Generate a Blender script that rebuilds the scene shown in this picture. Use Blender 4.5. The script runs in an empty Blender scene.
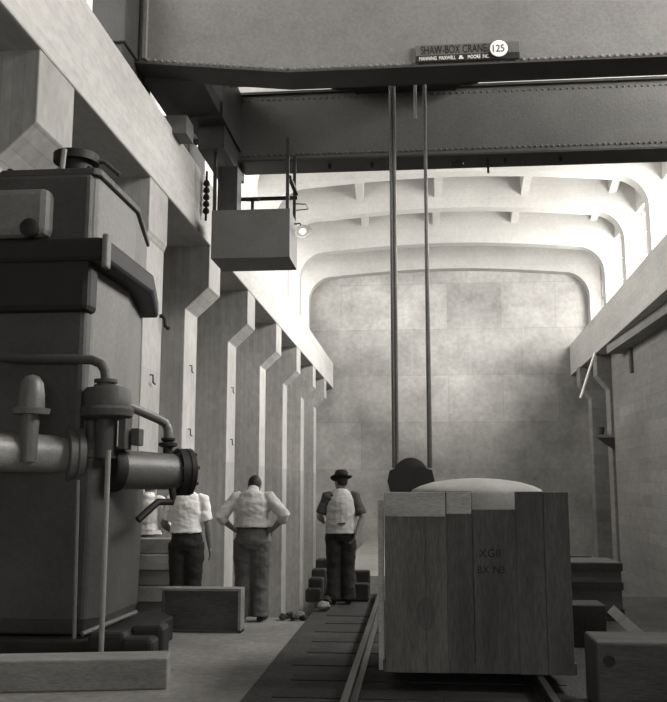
import bpy, bmesh, math, random
from mathutils import Vector, Matrix, noise
random.seed(7)
C = bpy.context.scene
COL = C.collection
R = math.radians

# ------------------------------------------------------------------ camera, sky, daylight, exposure
CAM_Z, YAW, PITCH, FPX = 1.6, R(5.2), R(8.5), 895.0
cd = bpy.data.cameras.new('camera')
cam = bpy.data.objects.new('camera', cd); COL.objects.link(cam)
cam.location = (0, 0, CAM_Z); cam.rotation_euler = (math.pi/2 + PITCH, 0, YAW)
cd.sensor_fit = 'HORIZONTAL'; cd.sensor_width = 36.0; cd.lens = 36.0*FPX/667.0
cd.clip_start = 0.1; cd.clip_end = 500
C.camera = cam

w = bpy.data.worlds.new('sky'); C.world = w; w.use_nodes = True
bg = w.node_tree.nodes['Background']
bg.inputs['Color'].default_value = (1.0, 0.975, 0.94, 1)
bg.inputs['Strength'].default_value = 1.0

def area_light(name, loc, rot, sx, sy, power):
    l = bpy.data.lights.new(name, 'AREA'); l.shape = 'RECTANGLE'; l.size = sx; l.size_y = sy
    l.energy = power; l.color = (1.0, 0.975, 0.94)
    o = bpy.data.objects.new(name, l); COL.objects.link(o); o.location = loc; o.rotation_euler = rot
    return o
# daylight arriving through the high windows of both long walls
area_light('daylight_right', (10.2, 21.0, 10.9), (0, R(64), 0), 4.0, 42.2, 20000)
area_light('daylight_left', (-7.4, 24.0, 10.6), (0, R(-65), 0), 4.2, 41.5, 5200)
# front fill added at an assumed, unseen doorway behind the camera
area_light('front_fill', (1.5, -8.6, 2.9), (R(-90), 0, R(180)), 8.6, 5.4, 380)

vs = C.view_settings
vs.view_transform = 'Standard'; vs.look = 'None'; vs.gamma = 1.0; vs.use_curve_mapping = False
vs.exposure = 0.0

# ------------------------------------------------------------------ helpers
def P(px, py, X=None, Y=None, Z=None):
    """world point seen at photo pixel (px, py) on one axis plane"""
    a, b = (px-333.5)/FPX, (351-py)/FPX
    f = Vector((-math.sin(YAW)*math.cos(PITCH), math.cos(YAW)*math.cos(PITCH), math.sin(PITCH)))
    r = Vector((math.cos(YAW), math.sin(YAW), 0)); u = r.cross(f)
    d = f + a*r + b*u
    o = Vector((0, 0, CAM_Z))
    if X is not None: t = X/d.x
    elif Y is not None: t = Y/d.y
    else: t = (Z-CAM_Z)/d.z
    return o + d*t

class MB:
    def __init__(s): s.bm = bmesh.new()
    def box(s, x0, x1, y0, y1, z0, z1, M=None):
        vs_ = [s.bm.verts.new((x, y, z)) for x in (x0, x1) for y in (y0, y1) for z in (z0, z1)]
        for f in ((0,1,3,2),(4,6,7,5),(0,4,5,1),(2,3,7,6),(0,2,6,4),(1,5,7,3)):
            s.bm.faces.new([vs_[i] for i in f])
        if M is not None:
            for v in vs_: v.co = M @ v.co
        return s
    def prism(s, poly, a0, a1, plane='XZ'):
        """polygon extruded along the remaining axis from a0 to a1"""
        def mk(p, a):
            if plane == 'XZ': return (p[0], a, p[1])
            if plane == 'XY': return (p[0], p[1], a)
            return (a, p[0], p[1])
        A = [s.bm.verts.new(mk(p, a0)) for p in poly]; B = [s.bm.verts.new(mk(p, a1)) for p in poly]
        s.bm.faces.new(A); s.bm.faces.new(B[::-1])
        n = len(poly)
        for i in range(n): s.bm.faces.new((A[i], B[i], B[(i+1) % n], A[(i+1) % n]))
        return s
    def rings(s, rings, cap=True):
        V = [[s.bm.verts.new(p) for p in r] for r in rings]
        n = len(V[0])
        for a, b in zip(V, V[1:]):
            for i in range(n): s.bm.faces.new((a[i], a[(i+1) % n], b[(i+1) % n], b[i]))
        if cap: s.bm.faces.new(V[0][::-1]); s.bm.faces.new(V[-1])
        return s
    def tube(s, pts, r, seg=12, ref=None, e=1.0):
        """sweep of circles/ellipses; r = radius, list of radii or of (a, b)"""
        pts = [Vector(p) for p in pts]; n = len(pts)
        rs = r if isinstance(r, (list, tuple)) else [r]*n
        out = []; side = None
        for i, p in enumerate(pts):
            t = (pts[min(i+1, n-1)] - pts[max(i-1, 0)]).normalized()
            if ref is not None: side = Vector(ref)
            elif side is None: side = Vector((1, 0, 0)) if abs(t.x) < .8 else Vector((0, 1, 0))
            side = (side - t*side.dot(t)).normalized(); up = t.cross(side)
            a, b = rs[i] if isinstance(rs[i], (list, tuple)) else (rs[i], rs[i])
            ring = []
            for k in range(seg):
                c, q = math.cos(2*math.pi*k/seg), math.sin(2*math.pi*k/seg)
                c = math.copysign(abs(c)**e, c); q = math.copysign(abs(q)**e, q)
                ring.append(p + side*a*c + up*b*q)
            out.append(ring)
        return s.rings(out)
    def lathe(s, prof, o, axis, seg=24):
        """profile [(distance along axis, radius)]"""
        o, axis = Vector(o), Vector(axis).normalized()
        q = axis.orthogonal().normalized(); u = axis.cross(q)
        return s.rings([[o + axis*h + (q*math.cos(2*math.pi*k/seg) + u*math.sin(2*math.pi*k/seg))*max(r, 1e-4)
                         for k in range(seg)] for h, r in prof])
    def ball(s, c, r, seg=12, sc=(1, 1, 1)):
        m = Matrix.Translation(c) @ Matrix.Diagonal((r*sc[0], r*sc[1], r*sc[2], 1))
        bmesh.ops.create_uvsphere(s.bm, u_segments=seg, v_segments=max(4, seg//2+1), radius=1, matrix=m)
        return s
    def rivets(s, p0, p1, step, r, normal=(0, -1, 0)):
        p0, p1 = Vector(p0), Vector(p1); n = max(1, int((p1-p0).length/step))
        for i in range(n+1):
            p = p0.lerp(p1, i/n)
            bmesh.ops.create_icosphere(s.bm, subdivisions=1, radius=r, matrix=Matrix.Translation(p))
        return s
    def build(s, name, mat, parent=None, bevel=0, smooth=False, root=None, M=None):
        bmesh.ops.recalc_face_normals(s.bm, faces=s.bm.faces[:])
        top = root
        if top is None and parent is not None:
            top = parent
            while top.parent is not None: top = top.parent
        if M is not None: s.bm.transform(M)
        if top is not None:
            s.bm.transform((Matrix.Translation(top.location) @ top.rotation_euler.to_matrix().to_4x4()).inverted())
        me = bpy.data.meshes.new(name); s.bm.to_mesh(me); s.bm.free()
        me.materials.append(mat)
        o = bpy.data.objects.new(name, me); COL.objects.link(o)
        if parent is not None: o.parent = parent
        if smooth:
            for p in me.polygons: p.use_smooth = True
            me.set_sharp_from_angle(angle=R(40))
        if bevel:
            b = o.modifiers.new('bevel', 'BEVEL'); b.width = bevel; b.segments = 2; b.limit_method = 'ANGLE'
        return o

def tag(o, label, cat, group=None, kind=None):
    o['label'] = label; o['category'] = cat
    if group: o['group'] = group
    if kind: o['kind'] = kind
    return o
def struct(o, label=None, cat=None, group=None):
    o['kind'] = 'structure'
    if label: tag(o, label, cat, group)
    return o
def thing(name, loc, label, cat, group=None, rz=0):
    o = bpy.data.objects.new(name, None); COL.objects.link(o)
    o.location = loc; o.rotation_euler = (0, 0, rz); o.empty_display_size = .1
    return tag(o, label, cat, group)
def lettering(txt, size, origin, mat, parent, name='lettering', depth=.004, sx=1.0, fit=None):
    """raised letters facing -Y, lower left corner at origin"""
    cu = bpy.data.curves.new('letters', 'FONT'); cu.body = txt; cu.size = size; cu.extrude = depth
    t = bpy.data.objects.new('letters', cu); COL.objects.link(t)
    bpy.context.view_layer.update()
    me = bpy.data.meshes.new_from_object(t.evaluated_get(bpy.context.evaluated_depsgraph_get()))
    bpy.data.objects.remove(t); bpy.data.curves.remove(cu)
    if fit:
        xs = [v.co.x for v in me.vertices]; sx = fit/(max(xs)-min(xs))
    m = MB(); m.bm.from_mesh(me); bpy.data.meshes.remove(me)
    m.bm.transform(Matrix.Translation(origin) @ Matrix.Rotation(math.pi/2, 4, 'X') @ Matrix.Diagonal((sx, 1, 1, 1)))
    return m.build(name, mat, parent)

# ------------------------------------------------------------------ materials
def L(g, tint=True):
    """photo grey 0-255 -> linear colour, with the faint warm tone of the print"""
    v = g/255.0; v = v/12.92 if v <= .04045 else ((v+.055)/1.055)**2.4
    return (v*1.02, v*1.0, v*.955, 1)
def material(name, g, rough=.85, metal=0.0, n_scale=1.2, n_amt=.25, fine=.12, stretch=(1, 1, 1), boards=None, bump=.2, streak=0, spec=.3):
    """boards = (u axis along the board, v axis across, length, width, tone change, joint darkness)"""
    m = bpy.data.materials.new(name); m.use_nodes = True
    nt = m.node_tree; N = nt.nodes; K = nt.links
    b = N['Principled BSDF']; b.inputs['Roughness'].default_value = rough; b.inputs['Metallic'].default_value = metal
    b.inputs['Specular IOR Level'].default_value = spec
    geo = N.new('ShaderNodeNewGeometry')
    mp = N.new('ShaderNodeMapping'); mp.inputs['Scale'].default_value = stretch; K.new(geo.outputs['Position'], mp.inputs['Vector'])
    def nz(scale, detail=5):
        n = N.new('ShaderNodeTexNoise'); n.inputs['Scale'].default_value = scale; n.inputs['Detail'].default_value = detail
        n.inputs['Roughness'].default_value = .6; K.new(mp.outputs[0], n.inputs['Vector']); return n
    def rng(src, lo, hi, a=.3, z=.7):
        r = N.new('ShaderNodeMapRange'); r.inputs['From Min'].default_value = a; r.inputs['From Max'].default_value = z
        r.inputs['To Min'].default_value = lo; r.inputs['To Max'].default_value = hi; K.new(src, r.inputs['Value']); return r.outputs[0]
    def mul(a, c):
        x = N.new('ShaderNodeMath'); x.operation = 'MULTIPLY'; K.new(a, x.inputs[0]); K.new(c, x.inputs[1]); return x.outputs[0]
    n1 = nz(n_scale); n2 = nz(n_scale*14, 3)
    f = mul(rng(n1.outputs['Fac'], 1-n_amt, 1+n_amt), rng(n2.outputs['Fac'], 1-fine, 1+fine))
    hgt = n2.outputs['Fac']
    if boards:
        ua, va, bl, bw, amt, joint = boards
        sp = N.new('ShaderNodeSeparateXYZ'); K.new(geo.outputs['Position'], sp.inputs[0])
        cb = N.new('ShaderNodeCombineXYZ'); K.new(sp.outputs['XYZ'.index(ua)], cb.inputs[0]); K.new(sp.outputs['XYZ'.index(va)], cb.inputs[1])
        br = N.new('ShaderNodeTexBrick'); br.inputs['Scale'].default_value = 1
        br.inputs['Brick Width'].default_value = bl; br.inputs['Row Height'].default_value = bw
        br.inputs['Mortar Size'].default_value = min(.012, bw*.03); br.inputs['Bias'].default_value = 0
        br.inputs['Color1'].default_value = (1-amt,)*3 + (1,); br.inputs['Color2'].default_value = (1+amt,)*3 + (1,)
        br.inputs['Mortar'].default_value = (1-joint,)*3 + (1,); br.offset = .37
        K.new(cb.outputs[0], br.inputs['Vector'])
        f = mul(f, br.outputs['Color'])
    mx = N.new('ShaderNodeVectorMath'); mx.operation = 'SCALE'; mx.inputs[0].default_value = L(g)[:3]; K.new(f, mx.inputs['Scale'])
    K.new(mx.outputs[0], b.inputs['Base Color'])
    if bump:
        bp = N.new('ShaderNodeBump'); bp.inputs['Strength'].default_value = bump; bp.inputs['Distance'].default_value = .02
        K.new(hgt, bp.inputs['Height']); K.new(bp.outputs[0], b.inputs['Normal'])
    return m
def emitter(name, col, s):
    m = bpy.data.materials.new(name); m.use_nodes = True; b = m.node_tree.nodes['Principled BSDF']
    b.inputs['Base Color'].default_value = col; b.inputs['Emission Color'].default_value = col; b.inputs['Emission Strength'].default_value = s
    return m

M_ENDWALL = material('formed_concrete_panels', 148, n_scale=.3, n_amt=.42, fine=.12, boards=('X', 'Z', 2.7, 2.35, .11, .22))
M_FIN = material('board_marked_concrete', 150, n_scale=.6, n_amt=.22, fine=.12, stretch=(1, 1, .5), boards=('Z', 'X', 3.4, .13, .10, .22))
M_BEAM = material('runway_concrete', 164, n_scale=.8, n_amt=.14, fine=.1, stretch=(1, .35, 1), boards=('Y', 'Z', 3.9, .2, .04, .14))
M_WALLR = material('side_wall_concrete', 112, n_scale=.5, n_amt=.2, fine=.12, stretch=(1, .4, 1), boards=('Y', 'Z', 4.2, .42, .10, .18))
M_WALLL = material('dim_wall_concrete', 140, n_scale=.5, n_amt=.2, boards=('Z', 'Y', 4.2, .3, .08, .15))
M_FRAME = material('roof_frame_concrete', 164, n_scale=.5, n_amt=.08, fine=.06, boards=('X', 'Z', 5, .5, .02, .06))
M_CEIL = material('roof_slab_concrete', 180, n_scale=.5, n_amt=.08)
M_FLOOR = material('dusty_concrete_floor', 112, n_scale=.9, n_amt=.3, fine=.2, bump=.4)
M_BED = material('dark_track_dirt', 52, n_scale=2.0, n_amt=.45, fine=.4, bump=.8)
M_PIT = material('pit_concrete', 110, n_scale=.5, n_amt=.2)
M_PLINTH = material('plinth_concrete', 140, n_scale=.5, n_amt=.15)
M_GIRDER = material('grey_girder_paint', 108, rough=.6, n_scale=1.5, n_amt=.1, fine=.12)
M_GIRDER2 = material('dark_girder_paint', 88, rough=.6, n_scale=1.5, n_amt=.1, fine=.12)
M_DSTEEL = material('dark_steel', 55, rough=.55, n_scale=2, n_amt=.2)
M_CAB = material('cab_paint', 98, rough=.6, n_scale=2, n_amt=.1)
M_BLACK = material('black_iron', 32, rough=.6, n_scale=3, n_amt=.2)
M_MACH = material('machine_iron', 66, rough=.55, n_scale=1.4, n_amt=.2, fine=.12)
M_MACHP = material('pale_lit_machine_iron', 110, rough=.6, n_scale=1.4, n_amt=.12)  # side cover's pale grey; on the casings it carries the hall light
M_PIPE = material('pipe_iron', 88, rough=.45, n_scale=3, n_amt=.15, spec=.5)
M_BPIPE = material('pale_pipe_paint', 130, rough=.4, n_scale=3, n_amt=.12, spec=.5)
M_ROD = material('worn_steel_rod', 130, rough=.5, n_scale=5, n_amt=.15)
M_ROPE = material('greased_wire_rope', 84, rough=.5, n_scale=20, n_amt=.2, metal=.3)
M_RAIL = material('worn_rail_steel', 66, rough=.4, metal=.6, n_scale=5, n_amt=.2)
M_TIE = material('tarred_timber', 42, n_scale=3, n_amt=.3, fine=.2)
M_CRATE = material('crate_boards', 92, n_scale=1.2, n_amt=.3, fine=.25, stretch=(4, 4, .6))
M_CRATED = material('dark_crate_boards', 80, n_scale=1.2, n_amt=.3, fine=.25, stretch=(4, 4, .6))
M_PALEWOOD = material('pale_board', 160, n_scale=1.5, n_amt=.22, fine=.2, stretch=(1, 1, 4))
M_WOOD = material('weathered_timber', 118, n_scale=1.5, n_amt=.25, fine=.2, stretch=(.6, 4, 4))
M_DWOOD = material('dark_timber', 72, n_scale=1.5, n_amt=.3, fine=.25, stretch=(.6, 4, 4))
M_LOAD = material('pale_load_canvas', 150, n_scale=3, n_amt=.1, fine=.08)
M_INK = material('stencil_ink', 34, n_scale=9, n_amt=.3)
M_WHITE = material('white_enamel', 232, rough=.4, n_amt=.03, fine=.03, bump=0)
M_STONE = material('broken_concrete', 110, n_scale=4, n_amt=.3)
M_DSTONE = material('dark_rubble', 48, n_scale=4, n_amt=.3)
M_SKIN = material('skin', 120, rough=.6, n_scale=8, n_amt=.08, fine=.05, bump=.05)
M_HAIR = material('dark_hair', 30, rough=.6, n_scale=30, n_amt=.3)
M_SHIRT_W = material('white_cotton', 226, n_scale=6, n_amt=.06, fine=.06)
M_SHIRT_G = material('pale_grey_cotton', 178, n_scale=6, n_amt=.1, fine=.08)
M_VEST = material('pale_vest_cloth', 176, n_scale=6, n_amt=.1, fine=.08)
M_SHIRT_D = material('dark_shirt_cloth', 66, n_scale=6, n_amt=.12)
M_TROU_D = material('dark_trouser_cloth', 38, n_scale=6, n_amt=.15)
M_TROU_G = material('grey_trouser_cloth', 84, n_scale=6, n_amt=.12)
M_FELT = material('dark_felt', 34, n_scale=8, n_amt=.15)
M_LEATH = material('shoe_leather', 30, rough=.5, n_scale=8, n_amt=.15)

# ------------------------------------------------------------------ the hall shell
XB, XL = -4.1, -4.6          # left runway beam face, left column face
PITZ, END = -4.5, 45.0
# near floor, with a straight edge over the sunken machine pit
m = MB(); m.prism([(-6.2, -18), (9.2, -18), (9.2, 13.4), (-1.25, 13.4), (-1.25, 11.15), (-2.3, 11.15), (-2.3, 12.0), (-6.2, 12.0)], -.35, 0, 'XY')
struct(m.build('floor', M_FLOOR), 'dusty grey concrete floor ending at the edge of the pit', 'floor')
m = MB(); m.box(-6.2, 9.2, 8.0, 46, PITZ-.3, PITZ)
struct(m.build('floor', M_PIT), 'sunken concrete pit floor beyond the standing men', 'floor')
m = MB(); m.box(-6.6, -6.2, -18, 46, PITZ, 7.2)
struct(m.build('wall_left', M_WALLL), 'dim lower side wall behind the left row of columns', 'wall')
m = MB(); m.box(-6.6, 9.6, END, 46, PITZ, 15)
struct(m.build('wall_back', M_ENDWALL), 'tall pale concrete end wall with formwork panel marks', 'wall')
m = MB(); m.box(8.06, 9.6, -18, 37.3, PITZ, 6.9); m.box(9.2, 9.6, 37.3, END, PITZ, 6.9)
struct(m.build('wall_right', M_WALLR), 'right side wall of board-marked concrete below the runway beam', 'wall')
m = MB(); m.box(-6.6, 9.6, -18, 46, 15.0, 15.3)
struct(m.build('ceiling', M_CEIL), 'pale concrete roof slab above the cross frames', 'ceiling')
m = MB(); m.box(-2.4, 1.6, 26.5, END, PITZ, -1.0)
struct(m.build('concrete_plinth', M_PLINTH), 'low grey concrete plinth at the foot of the end wall', 'plinth')

m = MB(); m.box(-6.6, -3.0, -8.4, -8, -.35, 15); m.box(6.0, 9.6, -8.4, -8, -.35, 15); m.box(-3.0, 6.0, -8.4, -8, 5.8, 15)  # unseen wall closing the hall, its opening shaped to admit front light
struct(m.build('wall_front', M_WALLL), 'plain concrete wall behind the camera, its wide doorway added for front light', 'wall')
# side walls above the runway: sill and head strips with windows between the frame legs
FY = [45-4*i for i in range(0, 12)]
for nm, x0, x1, zs in (('wall_left', -6.6, -6.2, 8.0), ('wall_right', 9.2, 9.6, 8.9)):
    mm = MB(); mm.box(x0, x1, -18, END, 7.2 if nm == 'wall_left' else 6.9, zs); mm.box(x0, x1, -18, END, 12.7, 15.0); mm.box(x0, x1, -18, 5, zs, 12.7)
    struct(mm.build(nm, M_FRAME), ('left' if x0 < 0 else 'right') + ' upper side wall with its band of high windows', 'wall')
NW = 0
def window(x, y0, y1, z0, z1):
    global NW; NW += 1
    side = 'left' if x < 0 else 'right'
    f = MB()
    for k in range(4):
        y = y0 + (y1-y0)*k/3; f.box(x-.04, x+.04, y-.03, y+.03, z0, z1)
    for k in range(5):
        z = z0 + (z1-z0)*k/4; f.box(x-.035, x+.035, y0, y1, z-.025, z+.025)
    o = f.build('window_%d' % NW, M_FRAME)
    o['kind'] = 'structure'
    return o
for i in range(1, 11):
    window(-6.4, FY[i]+.25, FY[i-1]-.25, 8.0, 12.7)
    window(9.4, FY[i]+.25, FY[i-1]-.25, 8.9, 12.7)

# portal frames with rounded inner corners and a slight rise to the middle
def portal(y, t=.6, zt=12.1):
    xl, xr, zb, r = -5.3, 8.7, 7.65, 1.25
    inner = [(xl, zb)]; outer = [(-6.25, zb)]
    n = 8
    for k in range(n+1):
        a = math.pi - k*(math.pi/2)/n
        inner.append((xl+r+r*math.cos(a), zt-r+r*math.sin(a)))
        outer.append((-6.25, zt-r+(15.02-zt+r)*k/n) if k < n else (xl+r, 15.02))
    for k in range(1, 10):
        q = k/10; x = xl+r+(xr-xl-2*r)*q
        inner.append((x, zt+.3*math.sin(math.pi*q))); outer.append((x, 15.02))
    for k in range(n+1):
        a = math.pi/2 - k*(math.pi/2)/n
        inner.append((xr-r+r*math.cos(a), zt-r+r*math.sin(a)))
        outer.append((xr-r, 15.02) if k == 0 else (9.25, 15.02-(15.02-zt+r)*k/n))
    inner.append((xr, zb)); outer.append((9.25, zb))
    m = MB(); bm = m.bm; V = []
    for (a, b) in zip(inner, outer):
        V.append([bm.verts.new((a[0], y, a[1])), bm.verts.new((a[0], y+t, a[1])), bm.verts.new((b[0], y+t, b[1])), bm.verts.new((b[0], y, b[1]))])
    for A, B in zip(V, V[1:]):
        for k in range(4): bm.faces.new((A[k], B[k], B[(k+1) % 4], A[(k+1) % 4]))
    bm.faces.new(V[0]); bm.faces.new(V[-1][::-1])
    return m.build('roof_frame', M_FRAME, smooth=True)
ORD = ['', 'second', 'third', 'fourth', 'fifth', 'sixth', 'seventh', 'eighth', 'ninth', 'tenth', 'eleventh', 'twelfth']
for i, y in enumerate(FY):
    o = portal(y-.62 if i == 0 else y-.3, zt=(12.1, 12.42, 12.85, 13.0)[min(i, 3)])
    struct(o, 'concrete roof frame with rounded corners, ' + ('set against the end wall' if i == 0 else ORD[i] + ' frame out from the end wall'), 'roof frame', 'concrete roof frames')
# roof beams running the length of the hall
for i, x in enumerate((-5.6, -2.2, 1.1, 4.7, 8.3)):
    m = MB()
    m.box(x-.17, x+.17, -18, END, 13.95, 15.02)
    for y in FY[1:10]:    # haunch deepening onto the frame
        m.prism([(y-1.4, 13.96), (y-.28, 13.96), (y-.28, 13.6)], x-.16, x+.16, 'YZ')
        m.prism([(y+1.4, 13.96), (y+.28, 13.96), (y+.28, 13.6)], x-.16, x+.16, 'YZ')
    struct(m.build('roof_beam', M_FRAME), 'roof beam along the hall, ' + ('leftmost above the left windows', 'second from the left windows', 'above the hoist ropes in mid hall', 'fourth from the left windows', 'rightmost above the right windows')[i], 'roof beam', 'lengthwise roof beams')

# left runway beam and its columns
m = MB(); m.box(-5.45, XB, -18, END-.05, 6.42, 7.7)
struct(m.build('runway_beam', M_BEAM, bevel=.03), 'deep pale concrete crane runway beam along the left wall', 'beam')
m = MB(); m.box(-6.21, -5.44, -18, END-.05, 7.2, 7.7)
struct(m.build('trim_1', M_BEAM))
LCOL = [9.07, 13.3, 17.44, 21.65, 26.3, 31.0, 36.0, 40.6]
for i, y in enumerate(LCOL):
    m = MB()
    zu, zl = 5.57, 5.12
    xl_ = -4.17 if i == 1 else XL      # this one steps in only slightly
    if i == 1: zl = 5.45
    m.prism([(-6.25, PITZ), (xl_, PITZ), (xl_, zl), (XB-.02, zu), (XB-.02, 6.43), (-6.25, 6.43)], y, y+1.03, 'XZ')
    m.box(-6.25, -5.44, y, y+1, 6.4, 7.25)
    o = m.build('concrete_column', M_FIN, bevel=.015)
    struct(o, 'haunched concrete column under the left runway beam, ' + ('nearest, at the left edge above the machine' if i == 0 else ORD[i] + ' from the machine end' if i < 7 else 'last before the end wall'), 'column', 'columns along the left wall')
    if i in (1, 2, 3):   # small bent iron hooks left in the column face
        for z in ((3.2, 1.0) if i == 1 else (3.9, 2.6)):
            h = MB(); yy = y+.45
            h.tube([(xl_-.03, yy, z+.12), (xl_+.05, yy, z+.12), (xl_+.055, yy, z), (xl_+.055, yy+.11, z-.015)], .014, 8)
            h.build('iron_hook', M_BLACK, o)
    if i == 1:
        h = MB(); h.tube([P(152, 317, Y=14.2), P(162, 316, Y=14.2), P(165, 319, Y=14.2), P(165.5, 326, Y=14.2), P(169, 329, Y=14.2)], .035, 10)
        hb = h.build('pipe_hook', M_BLACK, o, smooth=True)
# right runway beam (slightly skew), stepped lower near the camera, and its columns
m = MB()
fa, fb = (6.95, 24.0), (7.72, END-.05)
for z0, z1, dx in ((6.95, 8.45, 0),):
    V = [m.bm.verts.new(p) for p in ((fa[0], fa[1], z0), (fb[0], fb[1], z0), (9.22, fb[1], z0), (9.22, fa[1], z0),
                                     (fa[0], fa[1], z1), (fb[0], fb[1], z1), (9.22, fb[1], z1), (9.22, fa[1], z1))]
    for f in ((0,1,2,3),(4,7,6,5),(0,4,5,1),(1,5,6,2),(2,6,7,3),(3,7,4,0)): m.bm.faces.new([V[k] for k in f])
m.box(7.3, 9.2, -18, 24.05, 6.9, 7.6)
o = m.build('runway_beam', M_BEAM); struct(o, 'pale concrete crane runway beam along the right wall', 'beam')
m = MB(); m.box(7.45, 8.1, 20, 35.2, 6.62, 6.96)
struct(m.build('trim_2', M_WALLR, bevel=.02), 'shallow concrete ledge under the right runway beam', 'ledge')
m = MB(); m.box(7.95, 8.08, 33.6, 33.85, 5.7, 6.62)
tag(m.build('hanging_strap', M_DWOOD), 'short dark strap hanging under the right runway ledge', 'strap')
for i, y in enumerate((37.7, 41.6)):
    m = MB()
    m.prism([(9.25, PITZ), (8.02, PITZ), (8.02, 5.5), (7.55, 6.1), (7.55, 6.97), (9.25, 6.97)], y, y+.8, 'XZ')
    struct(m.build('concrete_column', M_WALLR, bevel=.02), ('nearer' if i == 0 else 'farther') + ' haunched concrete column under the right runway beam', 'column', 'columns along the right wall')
a_, b_ = P(592, 362, Y=37.3), P(580.5, 398, Y=37.3); a_ = b_+(a_-b_)*((6.96-b_.z)/(a_.z-b_.z))
m = MB(); m.tube([a_, b_], .05, 10)  # slim white rod reaching down from the beam's lower edge
tag(m.build('white_rod', M_WHITE), 'bright white rod slung under the right runway beam', 'rod')
sh = thing('shelf_bracket', (8.0, 37.6, 3.5), 'small shelf bracket on the nearer right column', 'bracket')
m = MB(); m.box(7.2, 8.1, 37.3, 37.75, 3.5, 3.62); m.build('shelf', M_WALLR, sh)
m = MB(); m.prism([(7.4, 3.5), (8.06, 3.5), (8.06, 3.0)], 37.4, 37.6, 'XZ'); m.build('brace', M_DSTEEL, sh)
bk = MB(); bk.lathe([(0, .13), (.3, .17), (.3, .15), (.05, .11)], (7.55, 37.5, 3.62), (0, 0, 1), 16)
tag(bk.build('bucket', M_DSTEEL, smooth=True), 'small dark bucket standing on the right column shelf', 'bucket')

# ------------------------------------------------------------------ track in the near floor
m = MB(); m.box(-1.3, 7.9, -7.9, 13.35, .0, .035)
bed = m.build('track_bed', M_BED); tag(bed, 'dark dirt spread over the floor along and right of the rails', 'track bed', kind='stuff')
for i in range(9):
    y = 6.4+i*.6
    m = MB(); m.box(-1.05+random.uniform(-.06, .06), 1.16, y-.11, y+.11, .035, .042)
    tag(m.build('railway_sleeper', M_TIE, bevel=.01), 'dark tarred sleeper across the dirt strip, ' + (ORD[i] + ' from the picture foot' if i else 'nearest the picture foot'), 'sleeper', 'sleepers under the rails')
for x, lb in ((-.50, 'worn steel rail passing left of the large crate'), (.92, 'worn steel rail running under the large crate')):
    m = MB(); m.prism([(x-.06, .05), (x+.06, .05), (x+.06, .062), (x+.012, .075), (x+.012, .13), (x+.026, .14), (x+.026, .165), (x-.026, .165), (x-.026, .14), (x-.012, .13), (x-.012, .075), (x-.06, .062)], -3.5, 13.3, 'XZ')
    tag(m.build('rail', M_RAIL), lb, 'rail', 'track rails')

# ------------------------------------------------------------------ overhead crane
cr = thing('overhead_crane', (0, 15.5, 7.75), 'riveted travelling overhead crane spanning the hall with a hanging cab', 'crane')
x0, x1 = -4.75, 8.3
D1, D2 = 13.5, 17.2
# near girder: box section, tapered up at its left end
zb, zt = 8.2, 10.0
m = MB()
prof = [(-4.75, 8.5), (-1.98, zb), (x1, zb), (x1, zt), (-4.75, zt)]
m.prism(prof, D1+.05, D1+.6, 'XZ')
m.rivets((-4.3, D1+.045, 8.52), (-1.98, D1+.045, zb+.06), .11, .034); m.rivets((-1.98, D1+.045, zb+.06), (x1, D1+.045, zb+.06), .11, .034)
g1 = m.build('girder', M_GIRDER, cr); g1['label'] = 'near grey plate girder'
m = MB()
m.prism([(-4.75, 8.5), (-1.98, zb), (x1, zb), (x1, zb-.03), (-1.98, zb-.03), (-4.75, 8.47)], D1-.03, D1+.62, 'XZ')
m.build('flange', M_DSTEEL, g1)
m = MB()
for x in (-4.7, -4.52, -4.35): m.box(x-.03, x+.03, D1-.04, D1+.06, 8.52, zt)
m.build('stiffener', M_GIRDER, g1)
# far girder
z2b, z2t = 8.1, 9.5
m = MB(); m.box(-3.5, x1, D2, D2+.55, z2b, z2t)
m.rivets((-3.4, D2-.002, z2b+.12), (x1, D2-.002, z2b+.12), .11, .03); m.rivets((-3.4, D2-.002, z2t-.1), (x1, D2-.002, z2t-.1), .12, .026)
g2 = m.build('girder', M_GIRDER2, cr); g2['label'] = 'far dark plate girder'
m = MB(); m.box(-3.5, x1, D2-.08, D2+.68, z2b-.04, z2b); m.box(-3.5, x1, D2-.08, D2+.7, z2t, z2t+.05); m.build('flange', M_DSTEEL, g2)
for px in (457, 488, 505, 560, 372, 330): # small fittings hanging below the far girder
    p = P(px, 161, Y=D2+.2); f = MB()
    if px == 457: f.lathe([(0, .02), (-.06, .02), (-.07, .14), (-.1, .13)], (p.x, p.y, z2b-.05), (0, 0, 1), 14)
    elif px == 488: f.tube([(p.x, p.y, z2b-.04), (p.x, p.y, z2b-.33)], .025, 8)
    else: f.box(p.x-.03, p.x+.03, p.y-.03, p.y+.03, z2b-.14, z2b-.04)
    f.build('hanger', M_BLACK, g2)
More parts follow.
